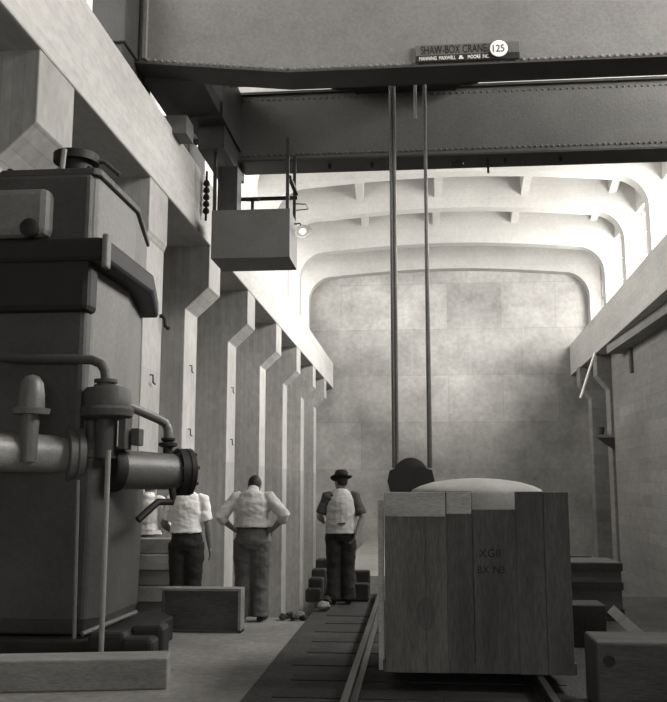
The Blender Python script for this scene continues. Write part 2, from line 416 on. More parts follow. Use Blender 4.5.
# end carriage with wheels on the left runway
et = MB(); et.box(-4.98, -4.5, D1-.6, D2+1.3, 8.0, 8.2); et.box(-4.97, -4.51, D1-.59, D1+.9, 8.19, 8.7); et.box(-4.97, -4.51, D2-.1, D2+1.29, 8.19, 8.7)
et.box(-5.02, -4.46, D1-.65, D1+.1, 8.5, 9.8)
e1 = et.build('end_truck', M_DSTEEL, cr, bevel=.02)
for y in (D1-.1, D1+.9, D2-.3, D2+.8):
    f = MB(); f.lathe([(-.09, .26), (-.07, .26), (-.06, .23), (.06, .23), (.07, .26), (.09, .26)], (-4.74, y, 8.02), (1, 0, 0), 20)
    f.build('wheel', M_BLACK, e1, smooth=True)
et = MB(); et.box(7.85, 8.35, D1-.6, D2+1.3, 7.9, 8.7); e2 = et.build('end_truck', M_DSTEEL, cr, bevel=.02)
for y in (D1+.1, D2+.7):
    f = MB(); f.lathe([(-.09, .26), (-.07, .26), (-.06, .23), (.06, .23), (.07, .26), (.09, .26)], (8.1, y, 7.89), (1, 0, 0), 20)
    f.build('wheel', M_BLACK, e2, smooth=True)
f = MB(); f.box(-4.15, -3.45, D1+1.9, D2+.3, 8.3, 9.5); f.box(-4.9, -3.5, D2+.05, D2+.4, 8.65, 9.45); f.box(-4.5, -3.5, D1+.5, D1+2.0, 8.35, 8.6)
f.box(-4.0, -3.5, D2-1.4, D2+.6, 7.85, 8.4)
f.build('end_tie', M_DSTEEL, cr)
p = P(175, 124, Y=14.4)
f = MB(); f.box(p.x-.2, p.x+.2, 14.4, 14.9, p.z-.17, p.z+.16); f.build('bumper', M_CAB, cr)
# rail under the crane on the left beam
m = MB(); m.box(-4.78, -4.70, -17.9, END-.1, 7.7, 7.76)
tag(m.build('crane_rail', M_RAIL), 'crane rail along the top of the left runway beam', 'rail')
m = MB(); m.box(8.06, 8.14, -17.9, 24, 7.6, 7.655)
tag(m.build('crane_rail', M_RAIL), 'crane rail along the top of the right runway beam', 'rail')
# trolley
tr = MB(); tr.box(-1.6, 1.35, D1+.8, D2+.2, 9.55, 9.9); tr.box(-1.1, .9, D1+.75, D2-.2, 9.36, 9.7)
tr.box(-.85, .2, D1+1.2, D2-.9, 9.2, 9.4)
tr.build('trolley', M_BLACK, cr)
f = MB(); p = P(415, 84, Y=15.6); q = P(415, 119, Y=15.6); f.tube([(p.x, 15.6, 9.38), (p.x, 15.6, q.z)], .03, 8); f.build('rope_tail', M_ROD, cr)
# pale strips added in the girder gap, standing in for the lit ceiling
for xa, xb in ((1.4, x1), (-3.4, -1.7)):
    f = MB(); f.box(xa, xb, 15.1, 15.7, 9.0, 9.08); f.build('pale_gap_strip', M_BPIPE, cr)
# name plate
a, b = P(415.5, 63, Y=D1), P(519, 41.5, Y=D1)
pl = MB(); pl.box(a.x, b.x, D1-.02, D1+.05, a.z, b.z); plate = pl.build('name_plate', M_GIRDER2, cr, bevel=.005)
H = b.z-a.z; Wd = b.x-a.x
f = MB(); f.box(a.x, a.x+Wd, D1-.026, D1-.015, a.z, a.z+H*.36); f.build('plate_band', M_BLACK, plate)
lettering('SHAW-BOX CRANE', H*.68, (a.x+Wd*.05, D1-.022, a.z+H*.45), M_INK, plate, fit=Wd*.635)
for wd_, p0, p1 in (('MANNING', 419, 436.4), ('MAXWELL', 438.9, 455.4), ('&', 458.5, 463.5), ('MOORE', 467.5, 480), ('INC.', 482.3, 488.6)):
    u0, u1 = (p0-415.5)/103.5, (p1-415.5)/103.5
    lettering(wd_, H*.30, (a.x+Wd*u0, D1-.028, a.z+H*.08), M_WHITE, plate, fit=Wd*(u1-u0))
c = P(498.5, 50, Y=D1); rd = 9.2*D1/FPX
f = MB(); f.lathe([(0, rd), (.035, rd), (.04, rd*.95)], (c.x, D1-.02, c.z), (0, -1, 0), 32); disc = f.build('number_disc', M_WHITE, plate)
f = MB()
f.rings([[(c.x+r*math.cos(k*math.pi/16), y, c.z+r*math.sin(k*math.pi/16)) for k in range(32)] for r, y in ((rd, -.055+D1), (rd*1.05, -.055+D1), (rd*1.05, -.02+D1), (rd, -.02+D1))], cap=False)
f.build('disc_rim', M_DSTEEL, disc)
lettering('125', rd*1.22, (c.x-rd*.88, D1-.062, c.z-rd*.42), M_INK, disc, name='number', sx=.85)
# operator's cab
YC = 16.0
tl, bl = P(211.8, 210.5, Y=YC), P(211.8, 258.5, Y=YC); trr = P(289.8, 209, Y=YC)
cx0, cx1, cz0, cz1 = tl.x, trr.x, bl.z, tl.z; cy1 = YC+1.05
f = MB(); t = .04
V = [[(cx0+i_, YC+i_), (cx1-i_, YC+i_), (cx1-i_, cy1-i_), (cx0+i_, cy1-i_)] for i_ in (0, t)]
f.rings([[(x, y, z) for x, y in V[i_]] for i_, z in ((0, cz0), (0, cz1), (1, cz1), (1, cz0+t))])
cab = f.build('operator_cab', M_CAB, cr)
for x, y in ((cx0+.04, YC+.04), (cx1-.05, YC+.04), (cx1-.05, cy1-.05), (cx0+.04, cy1-.05)):
    f = MB(); f.box(x-.03, x+.03, y-.03, y+.03, cz1-.1, 8.1); f.build('hanger_post', M_DSTEEL, cab)
f = MB(); f.box(cx1-.05, cx1+.02, YC+.04, cy1, 7.3, 7.36); f.build('tie_bar', M_DSTEEL, cab)
f = MB(); f.box(cx0, cx1, cy1-.06, cy1-.02, cz1+.5, cz1+.57); f.build('handrail', M_BLACK, cab)
f = MB(); f.box(cx0+.08, cx0+.46, YC+.1, YC+.5, cz1-.1, cz1+.9); f.build('control_cabinet', M_DSTEEL, cab, bevel=.01)
f = MB(); f.box(cx0+.6, cx0+.66, cy1-.3, cy1-.24, cz0+.1, cz1+.45); f.box(cx0+.5, cx0+.76, cy1-.3, cy1-.24, cz1+.42, cz1+.47); f.build('control_lever', M_DSTEEL, cab)
p = P(302, 231, Y=YC+.6)
f = MB(); f.lathe([(0, .03), (.05, .05), (.1, .15), (.12, .16), (.12, .15), (.10, .13)], (p.x, p.y, p.z+.06), (.25, -.55, -.8), 24)
lamp = f.build('lamp_shade', M_WHITE, cab, smooth=True)
f = MB(); f.ball((p.x+.02, p.y-.05, p.z-.02), .055, 12); f.build('bulb', emitter('lamp_glow', (1, .96, .9, 1), 9), lamp)
f = MB(); f.tube([(p.x, p.y, p.z+.06), (p.x-.04, p.y+.02, p.z+.16), (cx1-.02, p.y+.05, p.z+.16)], .015, 8); f.build('lamp_arm', M_DSTEEL, lamp)
# loop of conduit beside the cab posts
f = MB(); p = P(306, 206, Y=YC+.8); f.tube([(cx1, YC+.8, p.z+.05), (p.x, YC+.75, p.z+.02), (p.x+.03, YC+.9, p.z-.03), (cx1, YC+.9, p.z-.05)], .012, 6); f.build('conduit', M_DSTEEL, cab)
# electric drop beside the beam
f = MB()
for k in range(5): f.lathe([(0, .05), (.06, .07), (.1, .05)], (P(207, 168, Y=16.6).x, 16.6, 7.5-k*.14), (0, 0, -1), 12)
f.box(P(207, 168, Y=16.6).x-.02, P(207, 168, Y=16.6).x+.02, 16.58, 16.62, 6.7, 7.7)
f.build('insulator_stack', M_BLACK, cr)

# hoist ropes and hook block
hx = P(411, 470, Y=15.6)
hk = thing('hook_block', (hx.x, 15.6, hx.z), 'dark hoist hook block hanging on wire ropes behind the crate', 'hook block')
for a_, b_ in ((391.2, 394), (395.5, 397), (427.5, 429.2), (424, 430.6)):
    b0 = P(b_, 468, Y=15.6)
    f = MB(); f.tube([(b0.x, 15.6, b0.z), (P(a_, 110, Y=15.6).x*.35+b0.x*.65, 15.6, 9.3)], .032, 8); f.build('hoist_rope', M_ROPE, hk)
cc = P(411, 480, Y=15.6)
f = MB(); f.lathe([(-.16, .25), (-.14, .29), (-.05, .29), (-.03, .26), (.03, .26), (.05, .29), (.14, .29), (.16, .25)], (cc.x, 15.6, cc.z+.09), (0, 1, 0), 32)
f.build('sheave', M_BLACK, hk, smooth=True)
for y in (15.6-.26, 15.6+.2):
    f = MB(); f.prism([(cc.x-.36, cc.z+.16), (cc.x-.40, cc.z-.02), (cc.x-.34, cc.z-.25), (cc.x+.34, cc.z-.25), (cc.x+.40, cc.z-.02), (cc.x+.36, cc.z+.16), (cc.x+.2, cc.z+.22), (cc.x-.2, cc.z+.22)], y, y+.06, 'XZ'); f.build('cheek_plate', M_BLACK, hk)

f = MB(); f.tube([(cc.x, 15.6, cc.z-.2), (cc.x, 15.6, cc.z-.42)], .07, 12)
f.tube([(cc.x+.16*math.sin(a*math.pi/8), 15.6, cc.z-.58+.16*math.cos(a*math.pi/8)) for a in range(0, 13)], [.07-.003*a for a in range(13)], 12)
f.build('hook', M_BLACK, hk, smooth=True)

# ------------------------------------------------------------------ large crate with its load
YF = 7.2
def X_at(px, y): return P(px, 590, Y=y).x
def Z_at(px, py, y): return P(px, py, Y=y).z
kx0, kx1 = X_at(385, YF), X_at(572, YF)
ct = thing('wooden_crate', ((kx0+kx1)/2, YF+.7, 0.165), 'large upright wooden crate of wide vertical boards on the track', 'crate')
zA, zC = Z_at(416, 492, YF), Z_at(495, 509.5, YF)
ZB = .17
def board(p0, p1, ztop, mat, dy=0, lab=None, name='board'):
    f = MB(); f.box(X_at(p0, YF)+.001, X_at(p1, YF)-.001, YF+dy, YF+dy+.035, ZB, ztop)
    o = f.build(name, mat, ct, bevel=.004)
    if lab: o['label'] = lab
    return o
bA1 = board(385, 426, zA, M_CRATE); bA2 = board(426, 447, zA+.004, M_CRATE)
bB = board(446.5, 474, zA+.006, M_CRATED, .03)
bC = board(474, 518, zC, M_CRATED, .012, 'short stencilled board'); bD = board(517.6, 546, zA+.004, M_CRATED, .004); bD2 = board(546, 572, zA, M_CRATED, .0)
f = MB(); zl = Z_at(416, 516.5, YF)  # thin paler strips along the top of the left-hand boards
f.box(X_at(385.5, YF), X_at(446.5, YF), YF-.012, YF+.001, zl, zA-.002); f.build('top_strip', M_PALEWOOD, ct, bevel=.003)
f = MB(); zl2 = Z_at(460, 514, YF); f.box(X_at(448, YF), X_at(473, YF), YF+.018, YF+.031, zl2, zA); f.build('top_strip', M_PALEWOOD, ct, bevel=.003)
YB = YF+1.5
f = MB(); f.box(kx0, kx0+.035, YF+.04, YB, ZB, zA-.02); f.build('side_panel', M_CRATE, ct)
f = MB(); f.box(kx1-.035, kx1, YF+.04, YB, ZB, zA-.05); f.build('side_panel', M_CRATED, ct)
f = MB(); f.box(kx0, kx1, YB, YB+.035, ZB, zA-.12); f.build('back_panel', M_CRATED, ct)
f = MB(); f.box(kx0-.02, kx1+.02, YF+.02, YB+.03, ZB-.0, ZB+.08); f.build('base', M_CRATED, ct)
f = MB(); xp = X_at(378.5, YF+.1); f.box(xp, xp+.045, YF+.08, YF+.13, ZB, Z_at(381, 500, YF+.1)); f.build('corner_post', M_PALEWOOD, ct, bevel=.003)
# dark oval stain and faint stencil rows
f = MB(); q = P(426, 614, Y=YF); f.lathe([(0, .075), (.002, .075)], (0, 0, 0), (0, -1, 0), 24)
f.bm.transform(Matrix.Translation((q.x, YF+.0005, q.z)) @ Matrix.Diagonal((1.0, 1, 1.7, 1))); f.build('oval_stain', M_CRATED, ct)
for txt, px, py, s in (('XGII', 479, 557, .088), ('BX', 477, 573, .075), ('N3', 493, 573, .075)):
    q = P(px, py, Y=YF+.01); lettering(txt, s, (q.x, YF+.0115, q.z), M_INK, bC, name='stencil', depth=.001)
# the pale rounded load
lc = P(476, 480, Y=YF+.78)
f = MB(); rr = .57
zt_ = Z_at(478, 478, YF+.78)
f.lathe([(ZB+.08, rr), (zt_-.30, rr), (zt_-.13, rr), (zt_-.10, rr*.97), (zt_-.07, rr*.86), (zt_-.035, rr*.66), (zt_-.01, rr*.36), (zt_, .02)], (lc.x, YF+.78, 0), (0, 0, 1), 48)
o = f.build('covered_load', M_LOAD, smooth=True); tag(o, 'pale rounded load rising above the boards of the large crate', 'load')

# ------------------------------------------------------------------ machine at the left
mc = thing('pumping_machine', (-3.6, 9.3, 0), 'tall dark cast iron machine with octagonal flanges and pipes', 'machine')
def octo(grow=0, ch=.3, y0=8.17, y1=10.8, xr=-3.06, xl=-4.3):
    a, b, c, d = xl-grow, xr+grow, y0-grow, y1+grow
    k = ch+grow*.3
    return [(a+k, c), (b-.06, c), (b, c+.06), (b, d-1.4), (b-k, d), (a+k, d), (a, d-k), (a, c+k)]
def loft_poly(polys):
    f = MB(); f.rings([[(p[0], p[1], z) for p in poly] for poly, z in polys]); return f
xr = -3.0
f = loft_poly([(octo(0), 3.9), (octo(0), 4.61)]); f.build('upper_casing', M_MACHP, mc, bevel=.05)
f = MB(); f.rings([[(p[0], p[1], z) for p in octo(.03)] for z in (4.6, 4.67)]); lid = f.build('lid', M_MACH, mc, bevel=.01)
for a in octo(-.04)[:5]:
    f = MB(); f.lathe([(0, .03), (.04, .03)], (a[0], a[1], 4.66), (0, 0, 1), 6); f.build('bolt', M_BLACK, lid)
# cap on the lid and small vent fittings
pc = P(76, 172, Y=8.9)
zc = P(76, 153, Y=8.9).z
f = MB(); f.lathe([(4.65, .17), (zc-.12, .17), (zc-.12, .24), (zc-.03, .24), (zc, .1)], (pc.x, 8.9, 0), (0, 0, 1), 20); f.build('cap', M_BLACK, lid, smooth=True)
f = MB(); f.tube([(pc.x+.15, 8.95, zc-.08), (pc.x+.3, 8.95, zc-.1), (pc.x+.46, 8.98, zc-.24)], .025, 8); f.build('cap_lever', M_MACH, lid)
f = MB(); f.tube([(-3.62, 8.6, 4.66), (-3.59, 8.6, 5.05)], .03, 8); f.build('vent_pipe', M_ROD, lid)
# main flange: thick dark octagonal ring
f = loft_poly([(octo(.15), 3.70), (octo(.17), 3.74), (octo(.17), 3.90), (octo(.15), 3.93)]); mf = f.build('main_flange', M_BLACK, mc, bevel=.015)
f = MB(); 
pq = octo(.17); f.box(pq[2][0]-.03, pq[2][0]+.03, pq[1][1]-.04, pq[1][1]+.08, 3.62, 3.95); f.build('flange_lug', M_MACHP, mf, bevel=.02)
f = loft_poly([(octo(-.04), .3), (octo(-.04), 3.72)]); f.build('lower_casing', M_MACHP, mc, bevel=.05)
# dark cast front: door-like box and apron
f = MB(); f.box(-4.3, -3.05, 8.02, 8.3, 3.22, 3.75); f.build('front_box', M_BLACK, mc, bevel=.06)
f = MB(); f.box(-4.3, -3.10, 8.1, 8.3, 1.55, 3.3); f.build('front_panel', M_MACH, mc, bevel=.05)
f = MB(); f.box(-4.3, -3.10, 8.1, 8.3, 3.9, 4.6); f.build('front_panel', M_MACH, mc, bevel=.04)
pa, pb = P(28, 240, Y=8.0), P(55, 190, Y=8.0)
f = MB(); f.box(pa.x-.4, pb.x-.05, 7.95, 8.2, pa.z+.03, pb.z+.02); gp = f.build('side_cover', M_MACHP, mc, bevel=.07)
pq = P(32, 228, Y=7.95); f = MB(); f.lathe([(0, .09), (.06, .09), (.08, .06)], (pq.x-.02, 7.98, pq.z), (0, -1, 0), 20); f.build('cover_knob', M_BLACK, gp, smooth=True)
# pedestal below
f = MB(); f.rings([[(x, y, z) for x, y in ((-4.2, 8.1-o_), (-3.0+o_, 8.1-o_), (-2.88+o_, 8.3), (-2.88+o_, 9.3), (-3.05+o_, 9.7), (-4.2, 9.7))] for z, o_ in ((.25, -.06), (.4, 0), (1.75, .03), (1.85, .05))])
f.build('pedestal', M_MACH, mc, bevel=.03)
f = MB(); f.rings([[(x, y, z) for x, y in ((-4.3, 7.95), (-2.8, 7.95), (-2.55, 8.4), (-2.55, 9.5), (-2.75, 9.8), (-4.3, 9.8))] for z in (0.0, .24)])
f.build('base_plate', M_BLACK, mc, bevel=.02)
f = MB(); a_, b_ = P(82, 634, Y=8.05), P(136, 612, Y=8.7); f.tube([(a_.x, a_.y, a_.z), (b_.x, b_.y, b_.z)], .022, 8); f.build('edge_trim', M_PIPE, mc)
for (px, py, y, s) in ((110, 640, 7.9, .17), (140, 646, 7.85, .14), (150, 633, 8.1, .15)):
    p = P(px, py, Y=y); f = MB(); f.box(p.x-s, p.x+s, y-.12, y+.12, 0, p.z+.08); f.build('foot', M_BLACK, mc, bevel=.04)
# pipes
def pix(pts, Y): return [P(x, y, Y=(Y if not isinstance(Y, (list, tuple)) else Y[i])) for i, (x, y) in enumerate(pts)]
f = MB(); f.tube(pix([(0, 357), (28, 359), (70, 359), (92, 360), (101, 364), (105, 371), (106, 381)], 8.05), .045, 14); f.build('feed_pipe', M_MACH, mc, smooth=True)
p = P(106, 386, Y=8.1)
f = MB(); f.lathe([(0, .11), (.03, .11), (.03, .085), (.05, .085), (.05, .11), (.08, .11)], (p.x, 8.1, p.z-.02), (0, 0, 1), 20); f.build('pipe_flange', M_MACH, mc, smooth=True)
p = P(107, 413, Y=8.15)
f = MB(); f.lathe([(-.06, .19), (-.03, .24), (.03, .25), (.06, .22), (.2, .22), (.23, .2), (.25, .1)], (p.x, 8.15, p.z), (0, 0, 1), 24); f.build('valve_chest', M_MACH, mc, smooth=True)
f = MB(); f.tube([(p.x, 8.15, p.z), (p.x, 8.15, p.z-.42)], .10, 16); f.tube([(p.x-.16, 8.2, p.z), (p.x-.16, 8.2, p.z-.5)], .06, 12); f.build('valve_neck', M_MACH, mc, smooth=True)
f = MB(); f.box(p.x+.13, p.x+.2, 8.1, 8.3, p.z-.34, p.z-.02); f.box(p.x+.22, p.x+.30, 8.2, 8.35, p.z-.3, p.z-.14); f.build('valve_bracket', M_MACH, mc, bevel=.01)
f = MB(); f.tube(pix([(126, 405), (140, 411), (158, 419), (165, 423), (168, 429), (168, 440)], [8.2, 8.4, 8.7, 8.8, 8.8, 8.8]), .045, 14); f.build('branch_pipe', M_PIPE, mc, smooth=True)
p = P(168, 443, Y=8.8)
f = MB(); f.lathe([(-.05, .04), (-.03, .095), (-.0, .095), (.01, .05), (.03, .07), (.05, .07)], (p.x, 8.8, p.z), (0, 0, 1), 18); f.tube([(p.x, 8.8, p.z), (p.x, 8.8, p.z-.16)], .05, 12); f.build('valve_stem', M_BLACK, mc, smooth=True)
a_, b_ = P(112, 469, Y=8.3), P(180, 472, Y=8.9)
d = (b_-a_).normalized(); ln = (b_-a_).length
f = MB(); f.lathe([(-.04, .19), (ln, .175)], a_, d, 28); op = f.build('outlet_pipe', M_PIPE, mc, smooth=True)
f = MB(); f.lathe([(-.06, .1), (-.06, .2), (-.04, .215), (.05, .215), (.07, .19)], a_, d, 28); f.lathe([(0, .2), (.7, .2)], a_+Vector((-.03, .05, 0)), (-.5, .85, 0), 24); f.build('collar', M_BLACK, op, smooth=True)
d2 = Vector((.82, .57, 0))
f = MB(); f.lathe([(-.05, .1), (-.04, .235), (.02, .235), (.025, .225), (.05, .225), (.05, .235), (.1, .235), (.12, .2), (.13, .06)], b_, d2, 32); fl = f.build('blind_flange', M_BLACK, op, smooth=True)
q = d2.cross(Vector((0, 0, 1)))
for k in range(8):
    a = k*math.pi/4+.2; c_ = b_ + (q*math.cos(a)+Vector((0, 0, 1))*math.sin(a))*.205
    f = MB(); f.lathe([(-.06, .018), (.13, .018)], c_, d2, 6); f.build('bolt', M_DSTEEL, fl)
f = MB(); f.tube(pix([(138, 520), (150, 509), (158, 502), (172, 502), (173, 496), (172, 488)], [8.4, 8.5, 8.6, 8.7, 8.7, 8.7]), .035, 10); f.build('drain_pipe', M_BLACK, mc, smooth=True)
# big inlet pipe at the picture's left edge
a_, b_ = P(10, 452, Y=7.75), P(66, 455, Y=8.15); d = (b_-a_).normalized(); ln = (b_-a_).length
f = MB(); f.lathe([(-.6, .175), (ln*.75, .175), (ln*.9, .16), (ln+.3, .16)], a_, d, 28); ip = f.build('inlet_pipe', M_BPIPE, mc, smooth=True)
d3 = Vector((.8, .6, 0)); f = MB(); f.lathe([(-.02, .13), (-.02, .265), (.04, .265), (.04, .25), (.06, .25), (.06, .265), (.12, .265), (.12, .2), (.4, .2)], b_, d3, 32); f.build('pipe_flange', M_PIPE, ip, smooth=True)
f = MB(); p = P(33, 411, Y=7.7)
f.lathe([(-.45, .07), (-.03, .08), (-.03, .16), (.02, .17), (.03, .12), (.15, .115), (.25, .10), (.31, .06), (.325, .01)], (p.x-.02, 7.7, p.z), (0, 0, 1), 24); f.build('relief_valve', M_PIPE, mc, smooth=True)
f = MB(); f.tube(pix([(78, 480), (76, 560), (74, 640)], 8.05), .02, 8); f.build('drain_rod', M_PIPE, mc)
rod = MB(); t_, b2 = P(108.5, 450, Y=7.75), P(109, 655, Y=7.75); rod.tube([(t_.x, 7.75, t_.z), (t_.x, 7.75, .0)], .024, 10)
tag(rod.build('upright_rod', M_ROD), 'slender pale rod standing upright before the machine', 'rod')
# timber skid in front of the machine
a_, b_ = P(20, 659, Y=7.0), P(170, 650, Y=7.2)
ang = math.atan2(.22, b_.x-a_.x)
sk = MB(); sk.box(0, b_.x-a_.x+.3, 0, .34, 0, .24, Matrix.Translation((a_.x-.3, 6.96, 0)) @ Matrix.Rotation(ang, 4, 'Z'))
tag(sk.build('timber_skid', M_WOOD, bevel=.015), 'squared pale timber lying on the floor before the machine', 'timber')

# ------------------------------------------------------------------ loose things on the floor
a_, b_ = P(161, 629, Y=9.95), P(241, 589, Y=9.95)
bx = thing('shallow_box', ((a_.x+b_.x)/2, 10.05, 0), 'shallow dark wooden box on its side behind the second man', 'box')
bx['label'] = 'shallow dark wooden box standing on edge on the open floor'
x0_, x1_, zt_ = a_.x, b_.x, b_.z
f = MB(); f.box(x0_, x1_, 9.99, 10.01, .02, zt_-.02); f.build('bottom_board', M_DWOOD, bx)
f = MB(); f.box(x0_, x1_, 9.95, 10.17, zt_-.025, zt_); f.box(x1_-.03, x1_, 9.95, 10.17, 0, zt_-.025); f.build('rim', M_WOOD, bx)
f = MB(); f.box(x0_, x0_+.025, 9.95, 10.17, 0, zt_-.025); f.box(x0_, x1_, 9.95, 10.17, 0, .025); f.build('rim', M_DWOOD, bx)
for k in range(5):
    m = MB(); z = .19*k; m.box(-3.9-.03*k, -2.92+.04*math.sin(k*2.1), 10.97+.02*math.cos(k*3), 11.22, z, z+.184)
    tag(m.build('timber_baulk', M_PALEWOOD if k % 2 else M_BPIPE, bevel=.012), 'grey baulk stacked behind the machine, ' + ('lowest of its pile', 'second from the floor', 'middle of its pile', 'second from the top', 'topmost of its pile')[k], 'timber', 'baulks stacked behind the machine')
# dark timbers and rubble by the pit edge, about the hatted man's feet
tw = [(332, 356, 574, 12.98), (330, 369, 587, 12.76), (334, 370, 570, 13.2), (327, 350, 596, 12.55), (353, 369, 583, 12.55)]
ob = ['topmost, behind the hatted man', 'second, behind the hatted man', 'farthest, beside the crate post', 'lowest, before the hatted man', 'short one next to the crate post']
for i, (p0, p1, py, y) in enumerate(tw):
    a_, b_ = P(p0, py, Y=y), P(p1, py, Y=y); h = max(a_.z, .1)
    m = MB(); m.box(a_.x, b_.x, y-.1, y+.1, .036, h); tag(m.build('dark_timber', M_TIE, bevel=.02), 'blackened timber at the pit edge, ' + ob[i], 'timber', 'blackened timbers at the pit edge')
def stone(x, y, z, r, mat, lab, group):
    b = MB(); bmesh.ops.create_icosphere(b.bm, subdivisions=2, radius=r)
    off = Vector((random.random()*9, random.random()*9, 0))
    for v in b.bm.verts:
        v.co *= 1+.6*(noise.noise(v.co/r*1.1+off)); v.co.z *= .75
    mn = min(v.co.z for v in b.bm.verts)
    b.bm.transform(Matrix.Translation((x, y, z-mn)))
    tag(b.build('rubble_stone', mat), lab, 'stone', group)
k = 0
for px, py, y, r in ((283, 611, 10.95, .05), (289, 607, 11.07, .055), (300, 603, 11.07, .055), (294, 611, 10.92, .045), (308, 605, 11.5, .08), (309, 600, 11.9, .08), (304, 612, 10.92, .05), (313, 606, 11.72, .05)):
    p = P(px, py, Y=y)
    x = p.x if y < 11.15 else max(p.x, -1.18)
    stone(x, y, 0 if y < 11.15 else .036, r, M_STONE if k in (2, 4) else M_DSTONE, 'rubble stone at the pit edge between the men, ' + ('leftmost', 'second from left', 'pale one right of centre', 'third from left', 'pale one on the dirt', 'farthest of the larger ones', 'last on the bare concrete', 'small one nearest the hatted man')[k], 'rubble at the pit edge'); k += 1
for i, (px, py, y, r) in enumerate(((319, 572, 12.9, .12), (316, 581, 12.65, .12), (313, 592, 12.4, .12), (323, 562, 13.15, .12))):
    p = P(px, py, Y=y); 
    m = MB(); m.box(p.x-r*.8, p.x+r*.9, y-.11, y+.11, .036, p.z+.05); tag(m.build('stacked_block', M_DSTONE, bevel=.03), 'rough dark block left of the hatted man, ' + ('second tallest', 'third tallest', 'shortest', 'tallest')[i], 'block', 'rough blocks by the hatted man')
# right side: dark boxes and a plank
m = thing('dark_box', (2.2, 11.3, 0), 'tall dark box on the floor below the right columns', 'box')
a_ = P(571, 562, Y=11); b_ = P(621, 562, Y=11)
f = MB(); f.box(a_.x, b_.x, 11, 11.7, .036, a_.z); f.build('body', M_DWOOD, m, bevel=.01)
f = MB()
for z in (.08, a_.z*.55, a_.z-.1): f.box(a_.x-.01, b_.x+.01, 10.97, 11.0, z, z+.09)
f.build('batten', M_TIE, m)
a2 = P(566, 556, Y=11.8); b2_ = P(592, 556, Y=11.8)
f = MB(); f.box(a2.x, b2_.x, 11.8, 12.4, .036, a2.z); tag(f.build('dark_box', M_TIE, bevel=.01), 'black box standing behind the tall dark box', 'box')
a_ = P(572, 605, Y=9.2); b_ = P(606, 605, Y=9.2)
f = MB(); f.box(a_.x, b_.x, 9.2, 9.6, .036, a_.z); tag(f.build('low_box', M_TIE, bevel=.012), 'low dark box before the tall dark box at right', 'box')
a_ = P(573, 642, Y=6.6); a_.x = max(a_.x, 1.24)
f = thing('stone_block', (a_.x+.6, 6.85, 0), 'broad grey block at the lower right corner', 'block')
g = MB(); g.box(a_.x, a_.x+1.5, 6.6, 7.1, .036, a_.z); g.build('body', M_DWOOD, f, bevel=.02)
g = MB(); q = P(609, 661, Y=6.6); g.lathe([(-.01, .04), (.02, .04)], (q.x, 6.6, q.z), (0, -1, 0), 12); g.build('plug', M_TIE, f)
a_, b_ = P(614, 612, Y=9.7), P(645, 641, Y=8.6)
g = MB(); g.tube([a_, b_, b_+(b_-a_)*.6], (.07, .07, .07), 4, ref=(0, 0, 1)); tag(g.build('loose_plank', M_WOOD), 'loose plank sloping down beside the low dark box', 'plank')

# ------------------------------------------------------------------ people
def remeshed(mb, name, mat, parent, voxel, smooth_it=2, wrinkle=0):
    o = mb.build(name, mat, parent)
    r = o.modifiers.new('r', 'REMESH'); r.mode = 'VOXEL'; r.voxel_size = voxel
    s = o.modifiers.new('s', 'SMOOTH'); s.factor = .5; s.iterations = smooth_it
    bpy.context.view_layer.update()
    me = bpy.data.meshes.new_from_object(o.evaluated_get(bpy.context.evaluated_depsgraph_get()))
    o.modifiers.clear(); old = o.data; o.data = me; me.name = name; bpy.data.meshes.remove(old)
    if wrinkle:
        off = Vector((random.random()*20, random.random()*20, 3))
        nrm = [v.normal.copy() for v in me.vertices]
        for v, n in zip(me.vertices, nrm):
            q = Vector((v.co.x*9, v.co.y*9, v.co.z*14)) + off
            v.co += n*wrinkle*(noise.noise(q)+.5*noise.noise(q*2.1))
    me.materials.clear(); me.materials.append(mat)
    for p in me.polygons: p.use_smooth = True
    return o
def lerp_pts(pts, rad, sub=3):
    P_, R_ = [], []
    for i in range(len(pts)-1):
        for k in range(sub):
            t = k/sub; P_.append(Vector(pts[i]).lerp(Vector(pts[i+1]), t))
            a, b = rad[i], rad[i+1]
            if not isinstance(a, tuple): a = (a, a)
            if not isinstance(b, tuple): b = (b, b)
            R_.append((a[0]+(b[0]-a[0])*t, a[1]+(b[1]-a[1])*t))
    P_.append(Vector(pts[-1])); R_.append(rad[-1] if isinstance(rad[-1], tuple) else (rad[-1],)*2)
    return P_, R_
